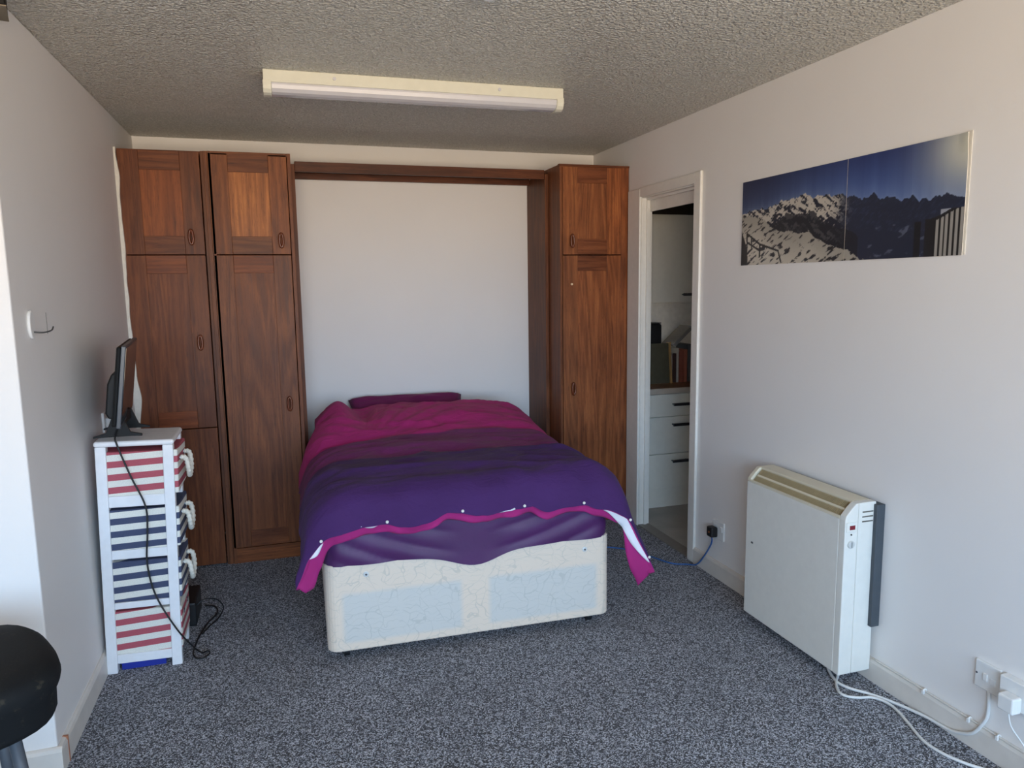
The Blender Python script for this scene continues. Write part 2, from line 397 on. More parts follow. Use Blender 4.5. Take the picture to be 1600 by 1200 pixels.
# ------------------------------------------------------------------ bed
BA = .028
def bed(u, v, z): return (.715+u*math.cos(BA)+v*math.sin(BA), 2.825-u*math.sin(BA)+v*math.cos(BA), z)
BW, BL = .605, 1.80
def rrect(hw, y0, y1, r, n=6):
    P = []
    for cx, cy, a0 in ((hw-r, y0+r, -PI/2), (hw-r, y1-r, 0), (-hw+r, y1-r, PI/2), (-hw+r, y0+r, PI)):
        for k in range(n+1):
            a = a0+PI/2*k/n; P.append((cx+r*math.cos(a), cy+r*math.sin(a)))
    return P
def damask():
    t = NT('cream_damask'); v = t.coords(); sep = t.n('SeparateXYZ'); t.l(v, sep.inputs[0])
    n1 = t.n('TexNoise'); n1.inputs['Scale'].default_value = 5; t.l(v, n1.inputs['Vector'])
    sc = t.n('VectorMath', operation='SCALE'); sc.inputs['Scale'].default_value = .30; t.l(n1.outputs['Color'], sc.inputs[0])
    ad = t.n('VectorMath', operation='ADD'); t.l(v, ad.inputs[0]); t.l(sc.outputs[0], ad.inputs[1])
    vo = t.n('TexVoronoi', feature='DISTANCE_TO_EDGE'); vo.inputs['Scale'].default_value = 13; t.l(ad.outputs[0], vo.inputs['Vector'])
    wv = t.n('TexWave', wave_type='RINGS'); wv.inputs['Scale'].default_value = 6; wv.inputs['Distortion'].default_value = 9; wv.inputs['Detail'].default_value = 2; wv.inputs['Detail Scale'].default_value = 1.6; t.l(v, wv.inputs['Vector'])
    l1 = t.math('LESS_THAN', vo.outputs['Distance'], .020)
    l2 = t.math('LESS_THAN', t.math('ABSOLUTE', t.math('SUBTRACT', wv.outputs['Fac'], .5)), .055)
    ln = t.math('MULTIPLY', t.math('MAXIMUM', l1, l2), t.ramp(t.noise(v, 14, 2), [(.35, (0, 0, 0)), (.5, (1, 1, 1))]))
    # two hollow fields between the frame members, where the thin cloth looks bluer
    x = sep.outputs[0]; z = sep.outputs[2]
    ax_ = t.math('ABSOLUTE', t.math('SUBTRACT', x, 0.0))
    def soft(q, lo, hi):
        r = t.n('MapRange'); r.interpolation_type = 'SMOOTHSTEP'; r.inputs[1].default_value = lo; r.inputs[2].default_value = hi; t.l(q, r.inputs[0]); return r.outputs[0]
    inx = t.math('MULTIPLY', soft(ax_, .045, .075), soft(ax_, .555, .525))
    inz = t.math('MULTIPLY', soft(z, .075, .10), soft(z, .305, .275))
    fld = t.math('MULTIPLY', inx, inz)
    fld = t.math('MULTIPLY', fld, .8)
    col = t.mix(fld, lin((224, 208, 190)), lin((198, 200, 197)))
    col = t.mix(t.math('MULTIPLY', ln, .28), col, lin((150, 156, 150)))
    return t.done(col, .6, t.bump(t.noise(v, 420, 2), .15, .002), sheen=.2)
dv = thing('divan_base', 'cream floral fabric divan bed base standing on castors', 'bed base', bed(0, 0, 0))
dv.rotation_euler = (0, 0, -BA)
R0 = Vector(bed(0, 0, 0))
def loc_part(name, mb, mat, parent, **kw):
    """shapes given in the bed's own frame"""
    mb.v = [(p[0]+R0.x, p[1]+R0.y, p[2]) for p in mb.v]
    return build(name, mb, mat, parent, **kw)
body = MB().prism(rrect(BW, 0, BL, .045), 2, .052, .412)
loc_part('body', body, damask(), dv, bevel=.006, seg=3)
M['castor_black'] = plain('castor_black', (24, 25, 28), .4)
M['chrome'] = plain('chrome', (170, 172, 176), .25, .05, metal=1)
for u in (-.53, .53):
    for vv in (.075, BL-.09):
        cs = loc_part('castor', MB().disc((u-.011, vv, .024), 0, .024, .022, 20), M['castor_black'], dv, smooth=False)
        loc_part('bracket', MB().box(u-.015, u+.015, vv-.012, vv+.016, .044, .053).box(u-.0145, u-.0125, vv-.01, vv+.01, .02, .046).box(u+.0125, u+.0145, vv-.01, vv+.01, .02, .046), M['chrome'], cs)
M['clear_plastic'] = plain('vent_plastic', (205, 208, 208), .2)
for u, z in ((-.445, .366), (.485, .362)):
    vb = loc_part('vent', MB().disc((u, 0, z), 1, .011, -.004, 16, r2=.008), M['clear_plastic'], dv)
    loc_part('hub', MB().disc((u, -.004, z), 1, .004, -.003, 12), M['chrome'], vb)

# mattress wrapped in its sheet
def cloth(name, rgb, rough=.75, bumpk=.2, sheen=.04, spec=.25):
    t = NT(name); c = lin(rgb); v = t.coords()
    f = t.noise(v, 6, 3); w_ = t.noise(v, 500, 2); cr = t.noise(t.coords((1, 2.2, 1)), 16, 4, .55, .7)
    col = t.ramp(f, [(.3, tuple(x*.9 for x in c)), (.7, tuple(x*1.08 for x in c))])
    return t.done(col, rough, t.bump(t.math('ADD', t.math('MULTIPLY', w_, .15), cr), bumpk, .01), sheen=sheen, spec=spec)
M['sheet'] = cloth('aubergine_sheet', (74, 34, 84), .5, .12, .02, .4)
mt = thing('mattress', 'mattress under a dark aubergine sheet on the divan base', 'mattress', bed(0, 0, .412)); mt.rotation_euler = (0, 0, -BA)
R1 = R0
MZ = .632
loc_part('mattress_body', MB().prism(rrect(BW-.035, .04, BL-.05, .06), 2, .414, MZ-.02), plain('ticking', (220, 214, 204), .8), mt, bevel=.03, seg=3)
prof_n, per_n = 16, 240
base_poly = rrect(BW-.004, .006, BL-.02, .07, 14)
# resample the outline evenly
def resample(P, n):
    P = [Vector((p[0], p[1])) for p in P]; P.append(P[0]); L = [0]
    for a, b in zip(P, P[1:]): L.append(L[-1]+(b-a).length)
    out = []; j = 0
    for i in range(n):
        s_ = L[-1]*i/n
        while L[j+1] < s_: j += 1
        out.append(P[j].lerp(P[j+1], (s_-L[j])/max(1e-9, L[j+1]-L[j])))
    return out
per = resample(base_poly, per_n)
def sheet_pt(i, t_):
    p = per[i]; q = per[(i+1) % per_n]; pv = per[i-1]
    tan = (q-pv).normalized(); n = Vector((tan.y, -tan.x))
    u = p.x; front = max(0, -n.y) if p.y < .12 else 0
    dip = .055*math.exp(-((u-.0)/.13)**2)*front
    zb = .409-dip
    if t_ > .9:      # top rounding
        k = (t_-.9)/.1; z = MZ-.03+.03*math.sin(k*PI/2); ins = .03*(1-math.cos(k*PI/2))
    else:
        z = zb+(MZ-.03-zb)*t_/.9; ins = 0
    # swags: folds that fall from the corners to the middle of the front
    s = (z-.41)/.22
    q_ = s-.85*(abs(u)/.6)**1.6
    fold = .006*(2*abs(math.sin(q_*8.5+u*1.3))**.7-1)*smoothstep(.05, .4, abs(u)/.6)*(1-.5*s)*front
    fold += .006*noise.noise(Vector((u*6, p.y*6, z*9)))*(1-t_*.6)
    out = .004+.010*front*(1-s)+fold-ins
    if z < .418: out = max(out, .0075)
    return (p.x+n.x*out, p.y+n.y*out, z)
mb = MB(); nl = 26
for j in range(nl):
    for i in range(per_n): mb.v.append(sheet_pt(i, j/(nl-1)))
for j in range(nl-1):
    for i in range(per_n): mb.f.append((j*per_n+i, j*per_n+(i+1) % per_n, (j+1)*per_n+(i+1) % per_n, (j+1)*per_n+i))
mb.f.append(tuple((nl-1)*per_n+i for i in range(per_n)))
so = loc_part('sheet', mb, M['sheet'], mt, smooth=True)

# pillows
def pillow(name, label, cx, cy, cz, hw, hd, hh, rx, rz, mat):
    def fn(a, b):
        x, y = 2*a-1, 2*b-1
        k = (max(0, 1-abs(x)**4.5)*max(0, 1-abs(y)**4.5))**.42
        pin = 1-.07*(1-abs(x))*abs(y)**2-.0; pin2 = 1-.07*(1-abs(y))*abs(x)**2
        return x, y, k, pin, pin2
    mb = MB(); n = 34; idx = {}
    for s in (1, -1):
        for j in range(n):
            for i in range(n):
                x, y, k, p1, p2 = fn(i/(n-1), j/(n-1))
                wr = .012*noise.noise(Vector((x*2.4, y*2.2, s*3+cx)))+.005*noise.noise(Vector((x*7, y*5, s*3)))
                if s == -1 and (i in (0, n-1) or j in (0, n-1)): idx[(s, i, j)] = idx[(1, i, j)]; continue
                idx[(s, i, j)] = len(mb.v); mb.v.append((x*hw*p2, y*hd*p1, s*(k*hh)+wr*k))
        for j in range(n-1):
            for i in range(n-1):
                q = [idx[(s, i, j)], idx[(s, i+1, j)], idx[(s, i+1, j+1)], idx[(s, i, j+1)]]
                mb.f.append(tuple(q if s == 1 else q[::-1]))
    xf = Matrix.Translation((cx, cy, cz)) @ Matrix.Rotation(rz, 4, 'Z') @ Matrix.Rotation(rx, 4, 'X')
    o = build(name, mb, mat, None, smooth=True, xf=xf)
    return o
M['plum'] = cloth('plum_pillowcase', (112, 30, 82))
p1 = pillow('pillow', '', .735, 4.525, .722, .36, .125, .062, .62, -.03, M['plum'])
tag(p1, 'plum pillow propped against the wall at the head of the bed', 'pillow')

# duvet
A0, A1, B0, B1 = -.80, .915, -.150, 1.60
MZT = .700
def arc(x, x0, r, tmax):
    if x <= x0: return x, 0.
    th = (x-x0)/r
    if th < tmax: return x0+r*math.sin(th), r*(1-math.cos(th))
    rest = x-x0-r*tmax
    return x0+r*math.sin(tmax)+rest*math.cos(tmax), r*(1-math.cos(tmax))+rest*math.sin(tmax)
def g(x, s): return math.exp(-(x/s)**2)
def duvet_pt(a, b):
    sgn = 1 if a >= 0 else -1
    u, dx = arc(abs(a), .52 if sgn > 0 else .50, .18, 1.28)
    u *= sgn
    vv, dy = arc(-b, -.09, .125, 1.2); vv = -vv
    # height of the top: puffy field, hump over the pillows, rumple at the left
    top = MZT+.018*(1-(u/.62)**2)+.012*g(vv-.25, .25)
    top += .085*smoothstep(.85, 1.33, vv)*(1-.35*smoothstep(.25, .6, abs(u-.02)))-.02*smoothstep(1.42, 1.6, vv)
    top += .075*g(u+.47, .085)*g(vv-1.38, .20)-.058*g(u+.33, .07)*g(vv-1.36, .2)
    top -= .028*g(vv-.56+.05*math.sin(u*4), .05)*.6+.018*g(vv-1.0-.06*math.sin(u*5+1), .045)
    # wrinkles
    wr = .014*noise.noise(Vector((u*2.6, vv*5.5, 1.7)))+.010*noise.noise(Vector((u*5+vv*3, vv*12, 4.2)))
    wr += .006*noise.noise(Vector((u*9-vv*5, vv*24, 8)))
    def ridge(x, y, k): return 1-2.2*abs(noise.noise(Vector((x, y, k))))
    frontness = smoothstep(.36, -.05, b)
    wr += .016*frontness*noise.noise(Vector((u*8+vv*1.5, 2.2, vv*2.5)))
    wr += .012*frontness*max(0, ridge(u*4.5+vv*.8, vv*1.2, 6.1))**2
    wr += .013*max(0, ridge(u*1.6+vv*.4, vv*4.2+u*.8, 12.5))**3*smoothstep(-.1, .15, b)
    wr += .010*max(0, ridge(u*3.2-vv*.7, vv*7.5, 21.5))**3*smoothstep(.2, .5, b)
    fan = smoothstep(.95, 1.15, vv)*g(u+.05, .32)
    wr += .009*fan*math.sin(14*math.atan2(vv-.9, u+.35)*2)*.6
    z = top+wr-dx-dy*(.9)
    # hanging folds on both sides and at the front corners
    sd = smoothstep(.05, .30, dx)
    fo = .028*sd*noise.noise(Vector((b*5.5, 3.3*sgn, 0)))+.012*sd*noise.noise(Vector((b*14, 9.3*sgn, 0)))
    u += sgn*fo
    corner = smoothstep(.06, .28, dx)*smoothstep(.03, -.12, b)
    u += sgn*.035*corner; vv -= .02*corner
    fr = smoothstep(.01, .08, dy)
    vv -= .012*fr*noise.noise(Vector((u*7, 1.1, 0)))
    # left of the bed the wardrobe stands in the way
    lim = -.60-.13*smoothstep(1.28, .95, vv)
    if u < lim: u = lim-.0
    return u, vv, z
NU, NV = 150, 170
uvs = []; mb = MB()
def row_b(j):
    t_ = j/(NV-1); return B0+(B1-B0)*(t_**1.15)
for j in range(NV):
    for i in range(NU):
        a = A0+(A1-A0)*i/(NU-1); b = row_b(j)
        # the hem wanders a little along the foot
        bb = b+(.010*math.cos(2*PI*(a+.10)/.27)+.020*noise.noise(Vector((a*4.5, 7, 0)))+.012*noise.noise(Vector((a*13, 2, 0))))*smoothstep(B0+.15, B0, b)
        mb.v.append(duvet_pt(a, bb)); uvs.append((a, b))
for j in range(NV-1):
    for i in range(NU-1):
        q = j*NU+i; mb.f.append((q, q+1, q+1+NU, q+NU))
def duvet_mat():
    t = NT('banded_duvet_cover'); at = t.n('Attribute', attribute_name='band'); b = at.outputs['Fac']
    v = t.coords()
    wob = t.math('MULTIPLY', t.math('SUBTRACT', t.noise(v, 2.2, 1), .5), .05)
    bb = t.math('ADD', b, wob)
    mag, plum, pur = lin((168, 42, 108)), lin((116, 46, 100)), lin((68, 38, 92))
    col = t.mix(t.math('GREATER_THAN', bb, .54), pur, plum)
    col = t.mix(t.math('GREATER_THAN', bb, .96), col, mag)
    f = t.noise(v, 5, 3); col = t.mix(1.0, col, t.ramp(f, [(.3, (.9, .9, .9)), (.7, (1.06, 1.06, 1.06))]), 'MULTIPLY')
    cr = t.noise(t.coords((1, 2.4, 1)), 13, 4, .55, .9); w_ = t.noise(v, 520, 2)
    return t.done(col, .78, t.bump(t.math('ADD', cr, t.math('MULTIPLY', w_, .1)), .5, .014), sheen=.04, spec=.2)
M['duvet'] = duvet_mat(); M['magenta'] = cloth('magenta_lining', (164, 40, 112), .8, .25); M['wadding'] = cloth('white_wadding', (226, 226, 232), .9, .3)
du = thing('duvet', 'rumpled purple and magenta banded duvet spread over the bed', 'duvet', bed(0, 0, .64)); du.rotation_euler = (0, 0, -BA)
cov = loc_part('cover', mb, [M['duvet'], M['magenta']], du, smooth=True)
at = cov.data.attributes.new('band', 'FLOAT', 'POINT')
at.data.foreach_set('value', [q[1] for q in uvs])
sm = cov.modifiers.new('thickness', 'SOLIDIFY'); sm.thickness = .03; sm.offset = -1; sm.material_offset = 1; sm.material_offset_rim = 1
# the open, buttoned foot end: lining flap, wadding peeping out, buttons
def hem(a):
    b = B0; bb = b+(.010*math.cos(2*PI*(a+.10)/.27)+.020*noise.noise(Vector((a*4.5, 7, 0)))+.012*noise.noise(Vector((a*13, 2, 0))))
    return Vector(duvet_pt(a, bb))
def strip(name, mat, a0, a1, n, wfn, inset, rows=6):
    mb = MB()
    for i in range(n):
        a = a0+(a1-a0)*i/(n-1); p = hem(a); p2 = hem(a+.004); w_ = wfn(a)
        tan = (p2-p).normalized()
        cor = smoothstep(.50, .80, abs(a))
        down = Vector((-(1 if a > 0 else -1)*.75*cor, .28*(1-cor)+.10*cor, -1+.25*cor)).normalized()
        for j in range(rows):
            s = j/(rows-1)
            q = p+down*(w_*s+.000)+Vector((0, inset, .006))
            q += Vector((0, -1, 0))*(.006*math.sin(a*38+s*2)*s+.010*noise.noise(Vector((a*16, s*2, 5)))*s)
            mb.v.append(q)
    for i in range(n-1):
        for j in range(rows-1):
            k = i*rows+j; mb.f.append((k, k+rows, k+rows+1, k+1))
    o = loc_part(name, mb, mat, du, smooth=True)
    s_ = o.modifiers.new('thickness', 'SOLIDIFY'); s_.thickness = .004; s_.offset = 0
    return o
def wflap(a):
    base = .032+.014*noise.noise(Vector((a*6, 11, 0)))
    return base+.030*smoothstep(-.45, -.70, a)*smoothstep(-.81, -.76, a)+.010+.055*smoothstep(.66, .84, a)
strip('lining_flap', M['magenta'], A0+.004, A1-.004, 220, wflap, .012)
for a0, a1, w_ in ((-.70, -.60, .022), (-.46, -.38, .016), (.06, .16, .012), (.53, .87, .045)):
    strip('wadding', M['wadding'], a0, a1, 40, lambda a, a0=a0, a1=a1, w_=w_: .002+w_*math.sin(PI*(a-a0)/(a1-a0)), .006, 4)
for a in (-.62, -.36, -.06, .2, .46, .70, .84):
    p = hem(a); loc_part('button', MB().disc((p.x, p.y-.004, p.z+.012), 1, .006, -.004, 14, r2=.004), M['gloss_white'], du)

# ------------------------------------------------------------------ striped drawer unit with the television
M['unit_white'] = plain('white_painted_wood', (232, 232, 234), .4, .03)
def stripes(name, rgb, phase, tilt, period=.0505):
    t = NT(name); v = t.coords(); sep = t.n('SeparateXYZ'); t.l(v, sep.inputs[0])
    q = t.math('ADD', sep.outputs[2], t.math('MULTIPLY', sep.outputs[0], tilt))
    q = t.math('ADD', q, t.math('MULTIPLY', sep.outputs[1], .06))
    q = t.math('FRACT', t.math('DIVIDE', t.math('SUBTRACT', q, phase), period))
    s_ = t.math('GREATER_THAN', q, .5)
    w_ = t.noise(v, 300, 2)
    col = t.mix(s_, lin((228, 226, 216)), lin(rgb))
    col = t.mix(1.0, col, t.ramp(w_, [(.3, (.88, .88, .88)), (.7, (1.05, 1.05, 1.05))]), 'MULTIPLY')
    return t.done(col, .85, t.bump(w_, .2, .002))
UX, UY, UW, UD, UH = -.724, 3.06, .272, .262, .932
un = thing('drawer_unit', 'slim white drawer unit with red and navy striped fabric drawers', 'drawer unit', (UX, UY, 0))
PS = .038
for px in (UX, UX+UW-PS):
    for py in (UY, UY+UD-PS):
        build('post', MB().box(px, px+PS, py, py+PS, 0, UH-.022), M['unit_white'], un, bevel=.003)
top = MB().prism([(x, y) for x, y in ((UX-.004, UY-.004), (UX+UW+.004, UY-.004), (UX+UW+.004, UY+UD+.004), (UX-.004, UY+UD+.004))], 2, UH-.022, UH)
build('top', top, M['unit_white'], un, bevel=.010, seg=4)
levels = [(.900, .716), (.672, .500), (.464, .288), (.262, .074)]
for k, (zt, zb) in enumerate(levels):
    zn = levels[k+1][0] if k < 3 else zb-.036
    for py in (UY+.004, UY+UD-PS+.004):
        build('rail', MB().box(UX+PS, UX+UW-PS, py, py+.018, zn, zb), M['unit_white'], un, bevel=.002)
    build('shelf', MB().box(UX+.006, UX+UW-.006, UY+.024, UY+UD-.024, zb-.012, zb-.004), M['unit_white'], un)
cols = [((176, 84, 96), .9005), ((66, 74, 102), .6755), ((66, 74, 102), .450), ((176, 84, 96), .2660)]
M['rope'] = plain('cotton_rope', (222, 216, 202), .9, .12, 120, bump=.5)
for k, (zt, zb) in enumerate(levels):
    mt_ = stripes('striped_cloth', cols[k][0], cols[k][1], (-.05, -.04, -.05, -.06)[k])
    ex = (.014, .012, .010, .004)[k]
    mb = MB().box(UX+.018, UX+UW+ex, UY+.010, UY+UD-.010, zb-.002, zt-.012)
    dr = build('drawer', mb, mt_, un, bevel=.006, label='red striped fabric drawer' if k in (0, 3) else 'navy striped fabric drawer')
    zc = (zt+zb)/2; xf_ = UX+UW+ex
    build('eyelet', MB().disc((xf_, UY+UD*.72, zc+.035), 0, .011, .003, 16), M['chrome'], dr)
    build('eyelet', MB().disc((xf_, UY+UD*.28, zc+.035), 0, .011, .003, 16), M['chrome'], dr)
    if k < 3:
        P = catmull([(xf_, UY+UD*.28, zc+.035), (xf_+.022, UY+UD*.28, zc+.030), (xf_+.030, UY+UD*.33, zc-.02), (xf_+.028, UY+UD*.5, zc-.052), (xf_+.030, UY+UD*.67, zc-.02), (xf_+.022, UY+UD*.72, zc+.030), (xf_, UY+UD*.72, zc+.035)], 10)
        build('rope_handle', MB().tube(P, .0095, 10, rad=lambda i: .0095+.0016*math.sin(i*1.9)), M['rope'], dr, smooth=True)
un.rotation_euler = (0, math.radians(1.7), 0)
bx = build('storage_box', MB().box(-.675, -.515, 3.085, 3.30, 0, .028).box(-.680, -.510, 3.080, 3.305, .028, .034), plain('blue_plastic', (36, 52, 150), .4)); tag(bx, 'flat blue plastic box under the striped drawer unit', 'box')

# television, seen almost edge on
TZ = UH+.0075
tv = thing('television', 'small black flat television edge on, standing on the drawer unit', 'television', (-.60, 3.19, TZ))
txf = Matrix.Translation((-.614, 3.205, TZ+.056)) @ Matrix.Rotation(math.radians(5.5), 4, 'Z') @ Matrix.Rotation(math.radians(7.5), 4, 'Y')
M['tv_black'] = plain('tv_black', (13, 14, 15), .5, .1, spec=.3); M['tv_grey'] = plain('tv_bezel', (58, 63, 70), .35, .05)
M['screen'] = plain('tv_screen', (14, 13, 15), .08, .02, spec=.6)
build('bezel', MB().box(-.006, .010, -.26, .26, 0, .305), M['tv_grey'], tv, bevel=.003, xf=txf)
build('screen', MB().box(.009, .0112, -.252, .252, .014, .297), M['screen'], tv, xf=txf)
build('back_cover', MB().box(-.022, -.006, -.255, .255, .004, .301), M['tv_black'], tv, bevel=.008, xf=txf)
build('rear_housing', MB().prism([(-.022, .02), (-.022, .20), (-.040, .19), (-.052, .15), (-.052, .04), (-.040, .02)][::-1] and [(.02, -.022), (.20, -.022), (.19, -.040), (.15, -.052), (.04, -.052), (.02, -.040)], 1, -.17, .17), M['tv_black'], tv, bevel=.006, xf=txf)
for y in (3.095, 3.275):
    build('foot', MB().prism([(TZ, -.705), (TZ+.006, -.705), (TZ+.018, -.66), (TZ+.085, -.632), (TZ+.085, -.600), (TZ+.018, -.575), (TZ+.008, -.535), (TZ, -.535), (TZ+.002, -.58), (TZ+.002, -.65)][::1], 1, y-.006, y+.006), M['tv_black'], tv, bevel=.001)
build('neck', MB().box(-.632, -.600, 3.095, 3.275, TZ+.045, TZ+.085), M['tv_black'], tv)
for o in tv.children:
    bm = bmesh.new(); bm.from_mesh(o.data); bmesh.ops.recalc_face_normals(bm, faces=bm.faces); bm.to_mesh(o.data); bm.free()
M['black_rubber'] = plain('black_rubber', (22, 22, 24), .5)
P = catmull([(-.612, 3.13, TZ+.06), (-.622, 3.06, TZ+.012), (-.615, 3.044, .915), (-.577, 3.042, .791), (-.536, 3.042, .673), (-.536, 3.042, .571), (-.546, 3.040, .443), (-.524, 3.036, .309), (-.462, 3.030, .170), (-.415, 3.060, .075), (-.385, 3.11, .012), (-.362, 3.13, .005), (-.355, 3.10, .005), (-.385, 3.07, .005), (-.418, 3.12, .005), (-.412, 3.26, .006), (-.387, 3.40, .006), (-.353, 3.50, .006), (-.370, 3.58, .006), (-.412, 3.60, .006)], 7)
co = build('television_cable', MB().tube(P, .0034, 8), M['black_rubber'], smooth=True); tag(co, 'black television cord hanging down the striped drawers to the floor', 'cable')
ad = thing('power_adapter', 'black power adapter on the carpet behind the drawer unit', 'adapter', (-.45, 3.56, 0))
build('case', MB().box(-.50, -.43, 3.40, 3.62, 0, .11), M['black_rubber'], ad, bevel=.008)
P = catmull([(-.43, 3.44, .08), (-.40, 3.45, .10), (-.35, 3.47, .085), (-.325, 3.50, .03), (-.345, 3.44, .006), (-.38, 3.36, .005), (-.40, 3.30, .005)], 8)
build('lead', MB().tube(P, .003, 8), M['black_rubber'], ad, smooth=True)
# socket behind the television, and the white hook
M['plastic'] = plain('white_plastic', (226, 226, 224), .35, .02)
sk = thing('wall_socket', 'small white wall socket behind the television', 'socket', (XL, 3.44, .95))
build('plate', MB().box(XL, XL+.010, 3.40, 3.485, .905, .99), M['plastic'], sk, bevel=.003)
build('plug', MB().box(XL+.010, XL+.035, 3.42, 3.465, .92, .965), M['plastic'], sk, bevel=.005)
hk = thing('wall_hook', 'white oval plastic hook plate with a wire hook on the left wall', 'hook', (XL, 2.60, 1.40))
def oval(cy, cz, ry, rz, n=28): return [(cy+ry*math.cos(2*PI*k/n), cz+rz*math.sin(2*PI*k/n)) for k in range(n)]
build('plate', MB().prism(oval(2.598, 1.398, .026, .044), 0, XL, XL+.010), M['plastic'], hk, bevel=.004, smooth=False)
build('wire', MB().tube(catmull([(XL+.008, 2.60, 1.375), (XL+.03, 2.62, 1.372), (XL+.042, 2.66, 1.376), (XL+.040, 2.69, 1.386)], 6), .0025, 8), plain('hook_wire', (96, 98, 98), .4, metal=.6), hk, smooth=True)
sc_ = build('scratch_mark', MB().box(XL, XL+.0012, 2.772, 2.776, 1.36, 1.43), plain('scuff', (140, 138, 134), .8)); tag(sc_, 'thin grey scratch on the left wall beside the white hook', 'mark')

# ------------------------------------------------------------------ ceiling fittings
lt = thing('ceiling_light', 'long cream fluorescent batten light on the stippled ceiling', 'light', (.615, 3.20, H))
lxf = Matrix.Translation((.613, 3.145, H)) @ Matrix.Rotation(-.012, 4, 'Z')
M['cream'] = plain('cream_enamel', (216, 213, 196), .4, .03); M['diffuser'] = plain('diffuser_plastic', (200, 198, 202), .22, .02)
LL = .628
build('body', MB().box(-LL, LL, 0, .10, -.048, -.0), M['cream'], lt, bevel=.003, xf=lxf)
prof = [(.002, -.048), (.002, -.056), (.006, -.070), (.016, -.082), (.032, -.088), (.068, -.088), (.084, -.082), (.094, -.070), (.098, -.056), (.098, -.048)]
build('diffuser', MB().prism(prof, 0, -LL+.03, LL-.03), M['diffuser'], lt, smooth=False, bevel=.002, xf=lxf)
cap = [(-.001, -.040), (-.001, -.060), (.004, -.074), (.015, -.086), (.032, -.092), (.068, -.092), (.085, -.086), (.096, -.074), (.101, -.060), (.101, -.040)]
for s in (-1, 1):
    build('end_cap', MB().prism(cap, 0, s*LL-.030 if s > 0 else -LL-.002, LL+.002 if s > 0 else -LL+.030), M['cream'], lt, bevel=.002, xf=lxf)
    build('screw', MB().disc((s*.345-.01, .0, -.022), 1, .007, -.003, 12), M['diffuser'], lt, xf=lxf)
for o in lt.children:
    bm = bmesh.new(); bm.from_mesh(o.data); bmesh.ops.recalc_face_normals(bm, faces=bm.faces); bm.to_mesh(o.data); bm.free()
cr = thing('ceiling_rose', 'round white ceiling rose at the top edge of the picture', 'ceiling rose', (.622, 2.145, H))
build('base', MB().disc((.622, 2.145, H), 2, .056, -.022, 32, r2=.050), M['plastic'], cr, bevel=.002)
build('cap', MB().disc((.622, 2.145, H-.022), 2, .026, -.016, 24, r2=.018), M['plastic'], cr, bevel=.002)
for o in cr.children:
    bm = bmesh.new(); bm.from_mesh(o.data); bmesh.ops.recalc_face_normals(bm, faces=bm.faces); bm.to_mesh(o.data); bm.free()
sp = thing('wall_speaker', 'dark box with a pale lower edge high on the left wall', 'speaker', (XL, 2.55, 2.27))
sxf = Matrix.Translation((XL+.036, 2.425, 2.310)) @ Matrix.Rotation(.25, 4, 'Z') @ Matrix.Rotation(.10, 4, 'X')
build('case', MB().box(-.035, .035, -.10, .10, -.055, .045), plain('dark_case', (20, 20, 18), .6, spec=.2), sp, bevel=.004, xf=sxf)
build('edge', MB().box(-.036, .036, -.101, .101, -.058, -.055), plain('pale_edge', (120, 108, 88), .6), sp, xf=sxf)
build('bracket', MB().box(XL, XL+.03, 2.50, 2.53, 2.27, 2.31), M['chrome'], sp)

# ------------------------------------------------------------------ mountain panorama on the right wall
PY0, PY1, PZ0, PZ1 = 2.972, 1.806, 1.572, 1.947
po = thing('wall_poster', 'wide two part mountain panorama poster on the right wall', 'poster', (XR, 2.39, 1.57))
def uvc(x, y):     # from the picture's proportions to poster u, v
    t_ = (x-90)/1390; u = t_/(t_+.711*(1-t_)); tp = 390-330*t_; bt = 905-70*t_
    return u, (bt-y)/(bt-tp)
RIDGE = [uvc(*p) for p in [(60, 592), (90, 585), (160, 560), (230, 548), (280, 525), (320, 520), (345, 490), (375, 505), (410, 482), (450, 470), (490, 448), (540, 478), (570, 458), (600, 460), (660, 458), (720, 450), (760, 470), (800, 462), (840, 482), (880, 470), (925, 450), (985, 487), (1045, 464), (1100, 490), (1165, 445), (1205, 490), (1240, 473), (1260, 483), (1290, 462), (1370, 440), (1470, 460), (1500, 470)]]
SNOW = [uvc(*p) for p in [(60, 600), (200, 600), (300, 670), (380, 690), (460, 700), (520, 685), (600, 740), (700, 780), (800, 812), (845, 852), (860, 872), (900, 880)]]
RU, RV = zip(*RIDGE); SU, SV = zip(*SNOW)
def fbm(x, y, s, o=3):
    return noise.fractal(Vector((x*s*3.1, y*s, .7)), 1.0, 2.0, o)
def seg_d(px, py, a, b):
    ax, ay = a; bx, by = b; dx, dy = bx-ax, by-ay; t_ = max(0, min(1, ((px-ax)*dx+(py-ay)*dy)/(dx*dx+dy*dy)))
    return math.hypot((px-ax-t_*dx), (py-ay-t_*dy))
RAILS = [((uvc(125, 705)), (uvc(128, 900))), (uvc(125, 705), uvc(210, 770)), (uvc(210, 770), uvc(210, 850)), (uvc(128, 760), uvc(210, 810)), (uvc(210, 770), uvc(330, 810)), (uvc(330, 810), uvc(350, 880)), (uvc(155, 725), uvc(157, 800))]
RAILS = [((a[0]*3.1, a[1]), (b[0]*3.1, b[1])) for a, b in RAILS]
